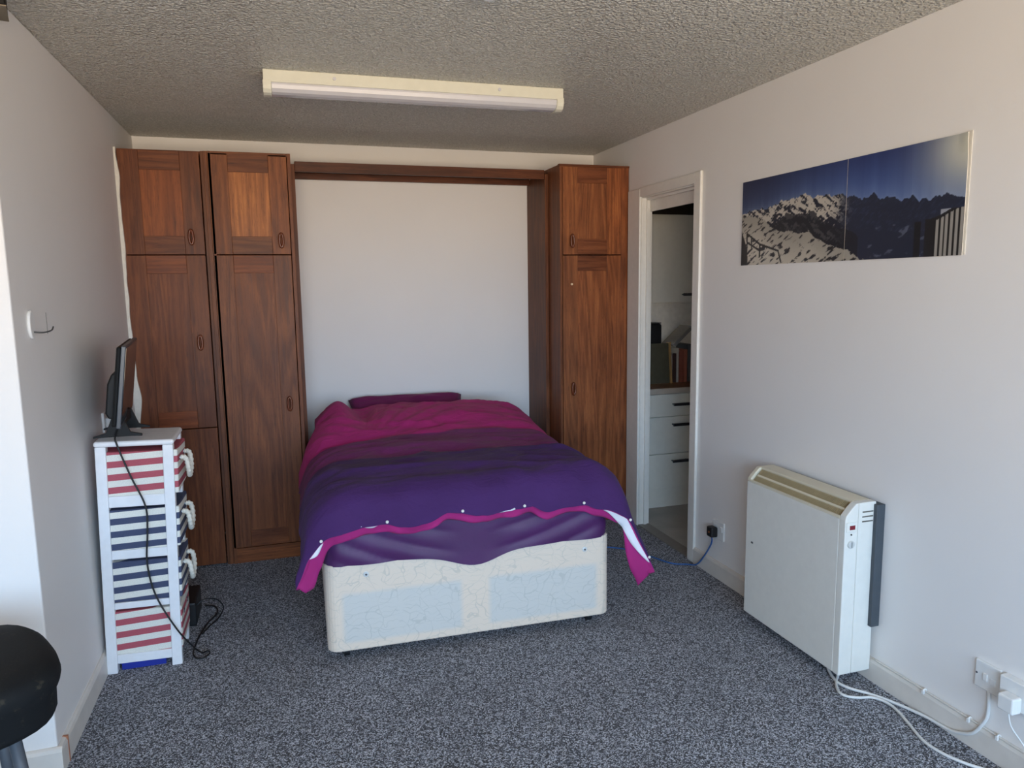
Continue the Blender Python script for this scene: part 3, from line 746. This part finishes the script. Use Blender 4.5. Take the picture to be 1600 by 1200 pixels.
def paint(u, v):
    rv = np.interp(u, RU, RV)+.022*fbm(u, 0, 14)+.010*fbm(u, 3, 40)
    if v > rv:   # sky
        h = min(1, (v-rv)/.5)
        c = np.array((70, 92, 142))*(1-h)+np.array((26, 38, 84))*h
        c = c*(.72+.38*smoothstep(.0, .7, u))
        gl = math.exp(-((u-1.02)/.16)**2-((v-.92)/.42)**2)
        hz = math.exp(-((v-rv)/.06))*.30
        c = c*(1-hz)+np.array((150, 165, 190))*hz
        c = c*(1-gl)+np.array((206, 204, 186))*gl
        return c
    dep = rv-v; n = fbm(u*1.3+v*.5, v*1.2, 9, 4); n2 = fbm(u-v*.35, v, 30, 3)
    dark = np.array((26, 31, 46)); snow = np.array((188, 180, 168))
    lit = smoothstep(-.02, .22, n+.55*n2-.05+.25*(dep < .22))*(1-smoothstep(.50, .60, u+.06*n))
    lit *= 1-.85*smoothstep(.30, .40, dep+.05*n)*(1 if v > .35 else 0)
    c = dark*(1-lit)+snow*lit
    if u > .52: c = c*(1-.12*smoothstep(.5, .8, u))+np.array((52, 62, 92))*(.18+.25*max(0, n2)*(dep < .3))*smoothstep(.52, .6, u)
    sv = np.interp(u, SU, SV) if u < .68 else -1
    if v < sv+.03*n:
        k = smoothstep(.16, -.02, fbm(u-v*.5, v, 17, 4)+.3*n-.22); c = np.array((198, 190, 176))*k+np.array((44, 44, 50))*(1-k)
        c = c*(.80+.2*smoothstep(0, .4, sv-v))
    elif .16 < u < .62 and v < sv+.20*smoothstep(.14, .30, u)+.05*n:
        c = c*.25+np.array((24, 26, 34))*.75
    if .66 < u and v < .35:
        s_ = smoothstep(.38, .55, fbm(u-v*.3, v*1.6, 9, 4))*.7; c = c*(1-s_*.7)+np.array((120, 126, 142))*s_*.7
    # fence at the right
    if u > .875 and v < .40:
        tp = .33+.10*smoothstep(.89, 1, u)
        if u > .905 and v < tp-.03:
            k = ((u-.905)/.0155) % 1; c = np.array((150, 146, 140)) if k > .42 else np.array((22, 22, 24))
        elif v < tp: c = np.array((28, 28, 32))
        elif u > .925 and v < tp+.05: c = np.array((150, 154, 164))
    if .838 < u < .862 and v < .31: c = np.array((24, 25, 30))
    pu = u*3.1
    if u < .30 and min(seg_d(pu, v, a, b) for a, b in RAILS) < .012: c = np.array((40, 40, 42))
    if u < .035 and v < .42-u*6: c = np.array((34, 34, 36))
    return np.clip(c, 8, 235)
def poster_half(u0, u1, nu, nv, xoff):
    me_v, me_f, cols_ = [], [], []
    th = .004
    for j in range(nv):
        for i in range(nu):
            u = u0+(u1-u0)*i/(nu-1); v = j/(nv-1)
            y = PY0+(PY1-PY0)*u; z = PZ0+(PZ1-PZ0)*v
            curl = .005*smoothstep(.965, 1.0, u)*smoothstep(.75, 1, v)
            me_v.append((XR-xoff-th-curl, y, z)); cols_.append(lin(paint(u, v))+(1,))
    for j in range(nv-1):
        for i in range(nu-1):
            k = j*nu+i; me_f.append((k, k+1, k+1+nu, k+nu))
    mb = MB(); mb.v = me_v; mb.f = me_f
    return mb, cols_
t = NT('poster_print'); at_ = t.n('Attribute', attribute_name='print'); t.done(at_.outputs['Color'], .42, t.bump(t.noise(t.coords(), 60, 2), .05, .002)); M['print'] = t.m
M['paper_edge'] = plain('paper_edge', (214, 208, 196), .7)
SEAM = .563
for u0, u1, xo in ((0, SEAM-.0015, .002), (SEAM+.0015, 1.0, .003)):
    nu = int(440*(u1-u0)); mb, cc = poster_half(u0, u1, nu, 140, xo)
    o = build('print_panel', mb, [M['print'], M['paper_edge']], po)
    ca = o.data.attributes.new('print', 'FLOAT_COLOR', 'POINT'); ca.data.foreach_set('color', [x for c in cc for x in c])
    s_ = o.modifiers.new('thickness', 'SOLIDIFY'); s_.thickness = .003; s_.offset = -1; s_.material_offset = 1; s_.material_offset_rim = 1
build('backing_strip', MB().box(XR-.003, XR-.0005, PY1-.007, PY1+.010, PZ0+.002, PZ1+.004), M['paper_edge'], po)
build('backing_strip', MB().box(XR-.003, XR-.0005, PY0+(PY1-PY0)*SEAM-.006, PY0+(PY1-PY0)*SEAM+.006, PZ0+.004, PZ1-.004), M['paper_edge'], po)

# ------------------------------------------------------------------ storage heater
ht = thing('storage_heater', 'cream white electric storage heater standing against the right wall', 'heater', (1.98, 2.36, 0))
M['heater'] = plain('heater_enamel', (222, 220, 212), .38, .02); M['heater_top'] = plain('heater_yellowed', (214, 206, 184), .42, .05, 8)
HY0, HY1, HX0, HX1, HZ0 = 2.07, 2.655, 1.900, 2.035, .045
build('body', MB().prism([(HY0+.03, HZ0), (HY1, HZ0), (HY1, .640), (HY0+.03, .640)], 0, HX0, HX1), M['heater'], ht, bevel=.004)
# near end casing: front strip and rear strip with a seam
prof_f = [(HZ0, HX0), (HZ0, 1.957), (.700, 1.957), (.698, 1.946), (.680, 1.926), (.655, 1.904), (.640, HX0)]
build('end_casing', MB().prism([(z, x) for z, x in prof_f], 1, HY0, HY0+.03), M['heater'], ht, bevel=.003)
build('end_casing', MB().box(1.9585, HX1, HY0, HY0+.03, HZ0, .700), M['heater'], ht, bevel=.003)
build('end_casing', MB().prism([(z, x) for z, x in [(.641, HX0+.001), (.641, 1.957), (.700, 1.957), (.698, 1.946), (.680, 1.926), (.655, 1.904)]], 1, HY1-.022, HY1), M['heater_top'], ht, bevel=.003)
build('top_panel', MB().box(1.957, HX1, HY0+.0305, HY1, .641, .700), M['heater_top'], ht, bevel=.004)
# sloping grille: tray, centre bar and fine bars
def slope(x): return .644+(x-1.906)/(1.955-1.906)*(.694-.644)
tray = MB().prism([(slope(1.906)-.012, 1.906), (slope(1.955)-.012, 1.955), (slope(1.955)-.020, 1.956), (slope(1.906)-.016, 1.906)], 1, HY0+.04, HY1-.03)
build('grille_tray', tray, plain('grille_dark', (58, 48, 34), .6), ht)
build('grille_rim', MB().box(1.900, 1.907, HY0+.0305, HY1-.0225, .6405, .650).prism([(slope(1.928)-.008, 1.928), (slope(1.928)+.001, 1.9275), (slope(1.933)+.001, 1.9325), (slope(1.933)-.008, 1.933)], 1, HY0+.04, HY1-.03), M['heater_top'], ht)
gb = MB(); n = 74
for i in range(n):
    y = HY0+.042+(HY1-HY0-.074)*i/(n-1)
    gb.prism([(slope(1.907)-.010, 1.907), (slope(1.907), 1.9065), (slope(1.954), 1.9535), (slope(1.954)-.010, 1.954)], 1, y-.0013, y+.0013)
tag(build('grille_bars', gb, plain('grille_bars', (168, 150, 114), .5), ht), kind='stuff')
for s_ in range(3):
    build('slot', MB().box(1.974, 2.022, HY0-.0006, HY0+.004, .662-.018*s_, .667-.018*s_), plain('slot_dark', (96, 92, 84), .7), ht)
build('control_panel', MB().box(1.905, 1.950, HY0-.003, HY0+.002, .595, .632), M['heater'], ht, bevel=.002)
build('display', MB().box(1.918, 1.942, HY0-.0036, HY0, .604, .620), plain('red_display', (120, 26, 40), .25), ht)
build('indicator', MB().disc((1.928, HY0, .585), 1, .003, -.0025, 12), M['black_rubber'], ht)
dl = build('dial', MB().disc((1.928, HY0, .548), 1, .0145, -.006, 28, r2=.0125), plain('dial_grey', (196, 196, 192), .4), ht)
build('dial_pointer', MB().box(1.9265, 1.9295, HY0-.0085, HY0-.005, .538, .559), plain('dial_mark', (150, 150, 146), .4), dl)
build('badge', MB().box(HX0-.002, HX0, 2.600, 2.612, .372, .380), M['chrome'], ht)
build('wall_spacer', MB().box(2.024, XR-.001, HY0-.016, HY1-.02, .222, .690), plain('spacer_grey', (66, 72, 78), .6), ht, bevel=.003)
build('rear_plate', MB().box(HX1, XR-.017, HY0+.004, HY1-.02, HZ0, .2215), M['heater'], ht)
for y in (HY0+.12, HY1-.10):
    build('foot', MB().box(1.965, 2.03, y-.015, y+.015, 0, HZ0), plain('foot_grey', (70, 70, 70), .5), ht)
for o in ht.children:
    bm = bmesh.new(); bm.from_mesh(o.data); bmesh.ops.recalc_face_normals(bm, faces=bm.faces); bm.to_mesh(o.data); bm.free()
M['white_cable'] = plain('white_cable', (214, 214, 212), .45, .03)
c1 = build('heater_cable', MB().tube(catmull([(1.955, 2.19, .046), (1.950, 2.175, .008), (1.919, 2.10, .006), (1.929, 2.044, .006), (1.970, 1.989, .006), (1.998, 1.940, .006), (2.022, 1.879, .007), (2.036, 1.806, .012), (2.040, 1.751, .014), (2.040, 1.70, .022), (2.042, 1.640, .052), (2.048, 1.612, .095), (2.056, 1.600, .138), (2.057, 1.603, .215)], 7), .0055, 10), M['white_cable'], smooth=True)
tag(c1, 'white heater cable that climbs the wall to the switched socket', 'cable')
c2 = build('heater_cable', MB().tube(catmull([(1.960, 2.133, .046), (1.945, 2.12, .010), (1.909, 2.088, .006), (1.876, 2.036, .006), (1.882, 2.003, .006), (1.916, 1.981, .006), (1.962, 1.967, .006), (1.985, 1.926, .006), (1.982, 1.876, .006), (1.957, 1.799, .006), (1.927, 1.713, .006), (1.929, 1.649, .006), (1.950, 1.592, .006), (1.983, 1.545, .006), (2.025, 1.50, .010), (2.04, 1.46, .03)], 7), .0050, 10), M['white_cable'], smooth=True)
tag(c2, 'white heater cable lying on the carpet toward the bottom right corner', 'cable')
sw = thing('wall_socket', 'white switched socket at the right edge with the heater cable entering below', 'socket', (XR, 1.60, .25))
build('plate', MB().box(XR-.010, XR, 1.567, 1.652, .212, .302), M['plastic'], sw, bevel=.003)
build('switch', MB().box(XR-.014, XR-.009, 1.607, 1.622, .243, .268), M['plastic'], sw, bevel=.002)
build('switch', MB().box(XR-.013, XR-.009, 1.580, 1.598, .240, .262), M['plastic'], sw, bevel=.002)
build('screw', MB().disc((XR-.010, 1.645, .258), 0, .0035, -.001, 10), M['chrome'], sw)
s2 = thing('wall_socket', 'white double socket box at the right edge holding a white plug', 'socket', (XR, 1.47, .25))
build('plate', MB().box(XR-.030, XR, 1.40, 1.553, .216, .304), M['plastic'], s2, bevel=.003)
pg = thing('plug', 'white square plug with a thin lead at the right edge', 'plug', (XR-.03, 1.50, .25))
build('body', MB().box(XR-.068, XR-.0305, 1.478, 1.528, .216, .266), M['plastic'], pg, bevel=.005)
build('lead', MB().tube(catmull([(XR-.05, 1.503, .217), (XR-.045, 1.495, .17), (XR-.030, 1.46, .12), (XR-.026, 1.43, .06)], 8), .0025, 8), M['white_cable'], pg, smooth=True)
sl = thing('skirting_cable', 'thin painted cable clipped along the top of the right skirting', 'cable', (XR-.01, 1.85, .088))
build('wire', MB().tube(catmull([(XR-.012, 2.06, .091), (XR-.011, 1.90, .0915), (XR-.012, 1.82, .091), (XR-.011, 1.66, .091), (XR-.012, 1.55, .091), (XR-.012, 1.44, .091)], 6), .003, 8), M['old_white'], sl, smooth=True)
for y in (1.83, 1.655, 1.555):
    build('clip', MB().tube([(XR-.012+.007*math.cos(a), y, .090+.007*math.sin(a)) for a in [PI*k/8 for k in range(-1, 10)]], .0028, 8).box(XR-.022, XR-.016, y-.004, y+.004, .082, .094), M['plastic'], sl, smooth=False)

# socket by the doorway with the black plug and blue cable
ds = thing('wall_socket', 'white wall socket beside the kitchen doorway', 'socket', (XR, 3.10, .25))
build('plate', MB().box(XR-.009, XR, 3.052, 3.148, .206, .300), M['plastic'], ds, bevel=.003)
build('switch', MB().box(XR-.013, XR-.008, 3.062, 3.078, .250, .276), M['plastic'], ds, bevel=.001)
bp_ = thing('plug', 'black plug with a blue cable in the doorway socket', 'plug', (XR-.009, 3.12, .245))
build('body', MB().box(XR-.048, XR-.0095, 3.098, 3.146, .215, .268), M['black_rubber'], bp_, bevel=.008)
build('fuse_mark', MB().disc((XR-.048, 3.12, .242), 0, .005, -.001, 12), plain('plug_mark', (190, 110, 60), .5), bp_)
build('cable', MB().tube(catmull([(XR-.03, 3.122, .215), (XR-.028, 3.128, .175), (XR-.03, 3.19, .085), (XR-.035, 3.25, .02), (2.00, 3.30, .006), (1.930, 3.34, .006), (1.871, 3.47, .006), (1.82, 3.58, .006), (1.70, 3.68, .006), (1.50, 3.72, .006)], 7), .004, 8), plain('blue_cable', (48, 92, 150), .45), bp_, smooth=True)

# ------------------------------------------------------------------ kitchen seen through the doorway
M['unit_cream'] = plain('kitchen_cream', (236, 233, 222), .35, .02); M['steel'] = plain('brushed_steel', (96, 100, 106), .3, .1, metal=.9)
KY = 4.225; KXA, KXB = 2.185, 2.79
ku = thing('kitchen_base_unit', 'cream three drawer kitchen unit beyond the doorway', 'kitchen unit', (2.49, 4.5, 0))
build('carcass', MB().box(KXA, KXB, KY+.0185, KY1-.01, .14, .775), M['unit_cream'], ku)
build('plinth', MB().box(KXA, KXB, KY+.035, KY+.05, 0, .1395), M['unit_cream'], ku)
def bar(mb, x0, x1, y, z):
    return mb.tube([(x0+.008, y, z), (x0+.008, y-.026, z)], .005, 8).tube([(x1-.008, y, z), (x1-.008, y-.026, z)], .005, 8).box(x0, x1, y-.034, y-.024, z-.009, z+.009)
for z0, z1, hz in ((.626, .772, .705), (.376, .621, .570), (.142, .371, .325)):
    dd = build('drawer', MB().box(KXA+.002, KXB-.002, KY, KY+.018, z0, z1), M['unit_cream'], ku, bevel=.002)
    build('handle', bar(MB(), 2.425, 2.545, KY, hz), M['steel'], dd)
k2 = thing('kitchen_cupboard', 'cream kitchen cupboard right of the three drawer unit, behind the door frame', 'kitchen unit', (3.1, 4.5, 0))
build('carcass', MB().box(KXB+.003, 3.59, KY+.0185, KY1-.01, 0, .775), M['unit_cream'], k2)
dd = build('door', MB().box(KXB+.005, 3.39, KY, KY+.018, .142, .772), M['unit_cream'], k2, bevel=.002)
build('handle', bar(MB(), 2.84, 2.96, KY, .70), M['steel'], dd)
wt = thing('worktop', 'wood effect kitchen worktop with a pale front edge', 'worktop', (2.9, 4.5, .776))
build('slab', MB().box(XR+WT+.002, 3.59, KY-.008, KY1-.001, .7765, .814), plain('worktop_brown', (140, 102, 72), .4, .2, 12), wt)
build('front_edge', MB().box(XR+WT+.002, 3.59, KY-.020, KY-.0085, .7765, .814), plain('worktop_edge', (196, 184, 170), .4, .06), wt, bevel=.003)
kw = thing('wall_cupboard', 'cream wall cupboard above the kitchen worktop', 'kitchen unit', (2.46, 4.65, 1.36))
build('carcass', MB().box(KXA-.03, KXB, 4.494, KY1-.002, 1.362, 1.95), M['unit_cream'], kw)
dd = build('door', MB().box(KXA-.028, KXB-.002, 4.475, 4.4935, 1.362, 1.95), M['unit_cream'], kw, bevel=.002)
build('handle', bar(MB(), 2.63, 2.75, 4.475, 1.415), M['steel'], dd)
sb = build('shade_block', MB().box(2.17, 2.95, 4.50, 4.82, 1.9505, 2.22).box(2.16, 2.96, 4.49, 4.825, 2.22, 2.25), plain('shade_block', (38, 30, 22), .7, .2)); tag(sb, 'dark block added as shade above the kitchen wall cupboard', 'box')  # added dark block, stands in for the unlit space above the cupboard
WZ = .8145
tr = thing('tray', 'olive brown tray leaning against the books on the kitchen worktop', 'tray', (2.43, 4.44, WZ))
trx = Matrix.Translation((2.43, 4.40, WZ+.002)) @ Matrix.Rotation(-.10, 4, 'X') @ Matrix.Rotation(.12, 4, 'Z')
build('panel', MB().box(-.12, .085, .0, .010, .002, .275), plain('tray_olive', (92, 88, 70), .6, .1), tr, bevel=.003, xf=trx)
build('rim', MB().box(.085, .10, -.008, .022, .0, .28), plain('tray_rim', (178, 142, 92), .5), tr, xf=trx)
bxk = thing('caddy', 'black rounded box behind the leaning tray on the worktop', 'box', (2.46, 4.60, WZ))
build('case', MB().box(2.42, 2.535, 4.56, 4.66, WZ, 1.215), plain('caddy_black', (34, 36, 38), .4), bxk, bevel=.018, seg=4)
build('lid', MB().box(2.425, 2.53, 4.565, 4.655, 1.2155, 1.222), plain('caddy_lid', (52, 54, 58), .4), bxk, bevel=.003)
bk = [(.030, .20, (70, 46, 40), 'thick brown book next to the tray on the worktop'), (.016, .235, (196, 190, 178), 'slim white book between brown and red books on the worktop'),
      (.034, .215, (150, 84, 66), 'red brown book standing on the worktop'), (.026, .225, (176, 106, 84), 'pale terracotta book standing on the worktop'), (.030, .26, (96, 98, 100), 'tall grey book standing on the worktop'), (.030, .245, (60, 62, 66), 'charcoal book at the end of the row on the worktop')]
x = 2.548
def book(x0, w_, h, rgb, label, dx=.0, xf=None):
    b = thing('book', label, 'book', (x0+w_/2, 4.50, WZ), 'books on the kitchen worktop')
    c = plain('book_cover', rgb, .6)
    mb = MB().box(x0, x0+.002, 4.44, 4.60, WZ, WZ+h).box(x0+w_-.002, x0+w_, 4.44, 4.60, WZ, WZ+h).box(x0+.002, x0+w_-.002, 4.438, 4.442, WZ, WZ+h)
    build('cover', mb, c, b, xf=xf); build('pages', MB().box(x0+.002, x0+w_-.002, 4.443, 4.595, WZ+.003, WZ+h-.003), plain('book_pages', (214, 204, 184), .8), b, xf=xf)
    return b
for w_, h, rgb, lb in bk:
    book(x, w_, h, rgb, lb); x += w_+.003
lx = Matrix.Translation((2.552, 4.50, WZ+.262)) @ Matrix.Rotation(.85, 4, 'Y') @ Matrix.Translation((-2.552, -4.50, -WZ))
lb_ = thing('book', 'grey book lying slanted on top of the row of books', 'book', (2.60, 4.5, WZ+.25), 'books on the kitchen worktop')
build('cover', MB().box(2.552, 2.556, 4.44, 4.60, WZ, WZ+.19).box(2.570, 2.574, 4.44, 4.60, WZ, WZ+.19).box(2.556, 2.570, 4.438, 4.442, WZ, WZ+.19), plain('book_grey', (128, 128, 128), .6), lb_, xf=lx)
build('pages', MB().box(2.556, 2.570, 4.443, 4.595, WZ+.003, WZ+.187), plain('slant_pages', (200, 196, 186), .8), lb_, xf=lx)

# ------------------------------------------------------------------ black stool at the left edge
st = thing('stool', 'black padded stool at the bottom left edge', 'stool', (-.80, 1.93, 0))
def seat_ring(r, z, n=48):
    out = []
    for k in range(n):
        a = 2*PI*k/n; c, s = math.cos(a), math.sin(a); e = 3.2
        rr = r/((abs(c)**e+abs(s)**e)**(1/e)); ang = a+math.radians(28)
        out.append((-.80+rr*math.cos(ang), 1.93+rr*math.sin(ang), z))
    return out
rings = [(.190, .485), (.205, .490), (.212, .505), (.214, .555), (.222, .570), (.226, .590), (.222, .612), (.205, .628), (.16, .636), (.08, .640)]
mb = MB(); n = 48
for r, z in rings: mb.v += seat_ring(r, z)
for j in range(len(rings)-1):
    for k in range(n): mb.f.append((j*n+k, j*n+(k+1) % n, (j+1)*n+(k+1) % n, (j+1)*n+k))
mb.f += [tuple(range(n-1, -1, -1)), tuple(range((len(rings)-1)*n, len(rings)*n))]
t = NT('worn_black_vinyl'); v = t.coords()
wn = t.ramp(t.noise(v, 26, 4, .65), [(.60, (0, 0, 0)), (.68, (1, 1, 1))])
t.done(t.mix(t.math('MULTIPLY', wn, .25), lin((22, 23, 24)), lin((92, 84, 66))), .75, t.bump(t.noise(v, 180, 2), .1, .003), spec=.2); M['vinyl_black'] = t.m
build('seat', mb, M['vinyl_black'], st, smooth=True)
M['leg_grey'] = plain('grey_metal', (74, 78, 84), .5, .05)
for a in (28, 118, 208, 298):
    ca, sa = math.cos(math.radians(a+45)), math.sin(math.radians(a+45))
    build('leg', MB().tube([(-.80+.15*ca, 1.93+.15*sa, .49), (-.80+.21*ca, 1.93+.21*sa, 0)], .014, 12), M['leg_grey'], st, smooth=True)
build('foot_ring', MB().tube([(-.80+.185*math.cos(2*PI*k/32), 1.93+.185*math.sin(2*PI*k/32), .2) for k in range(32)], .009, 8, closed=True), M['leg_grey'], st, smooth=True)
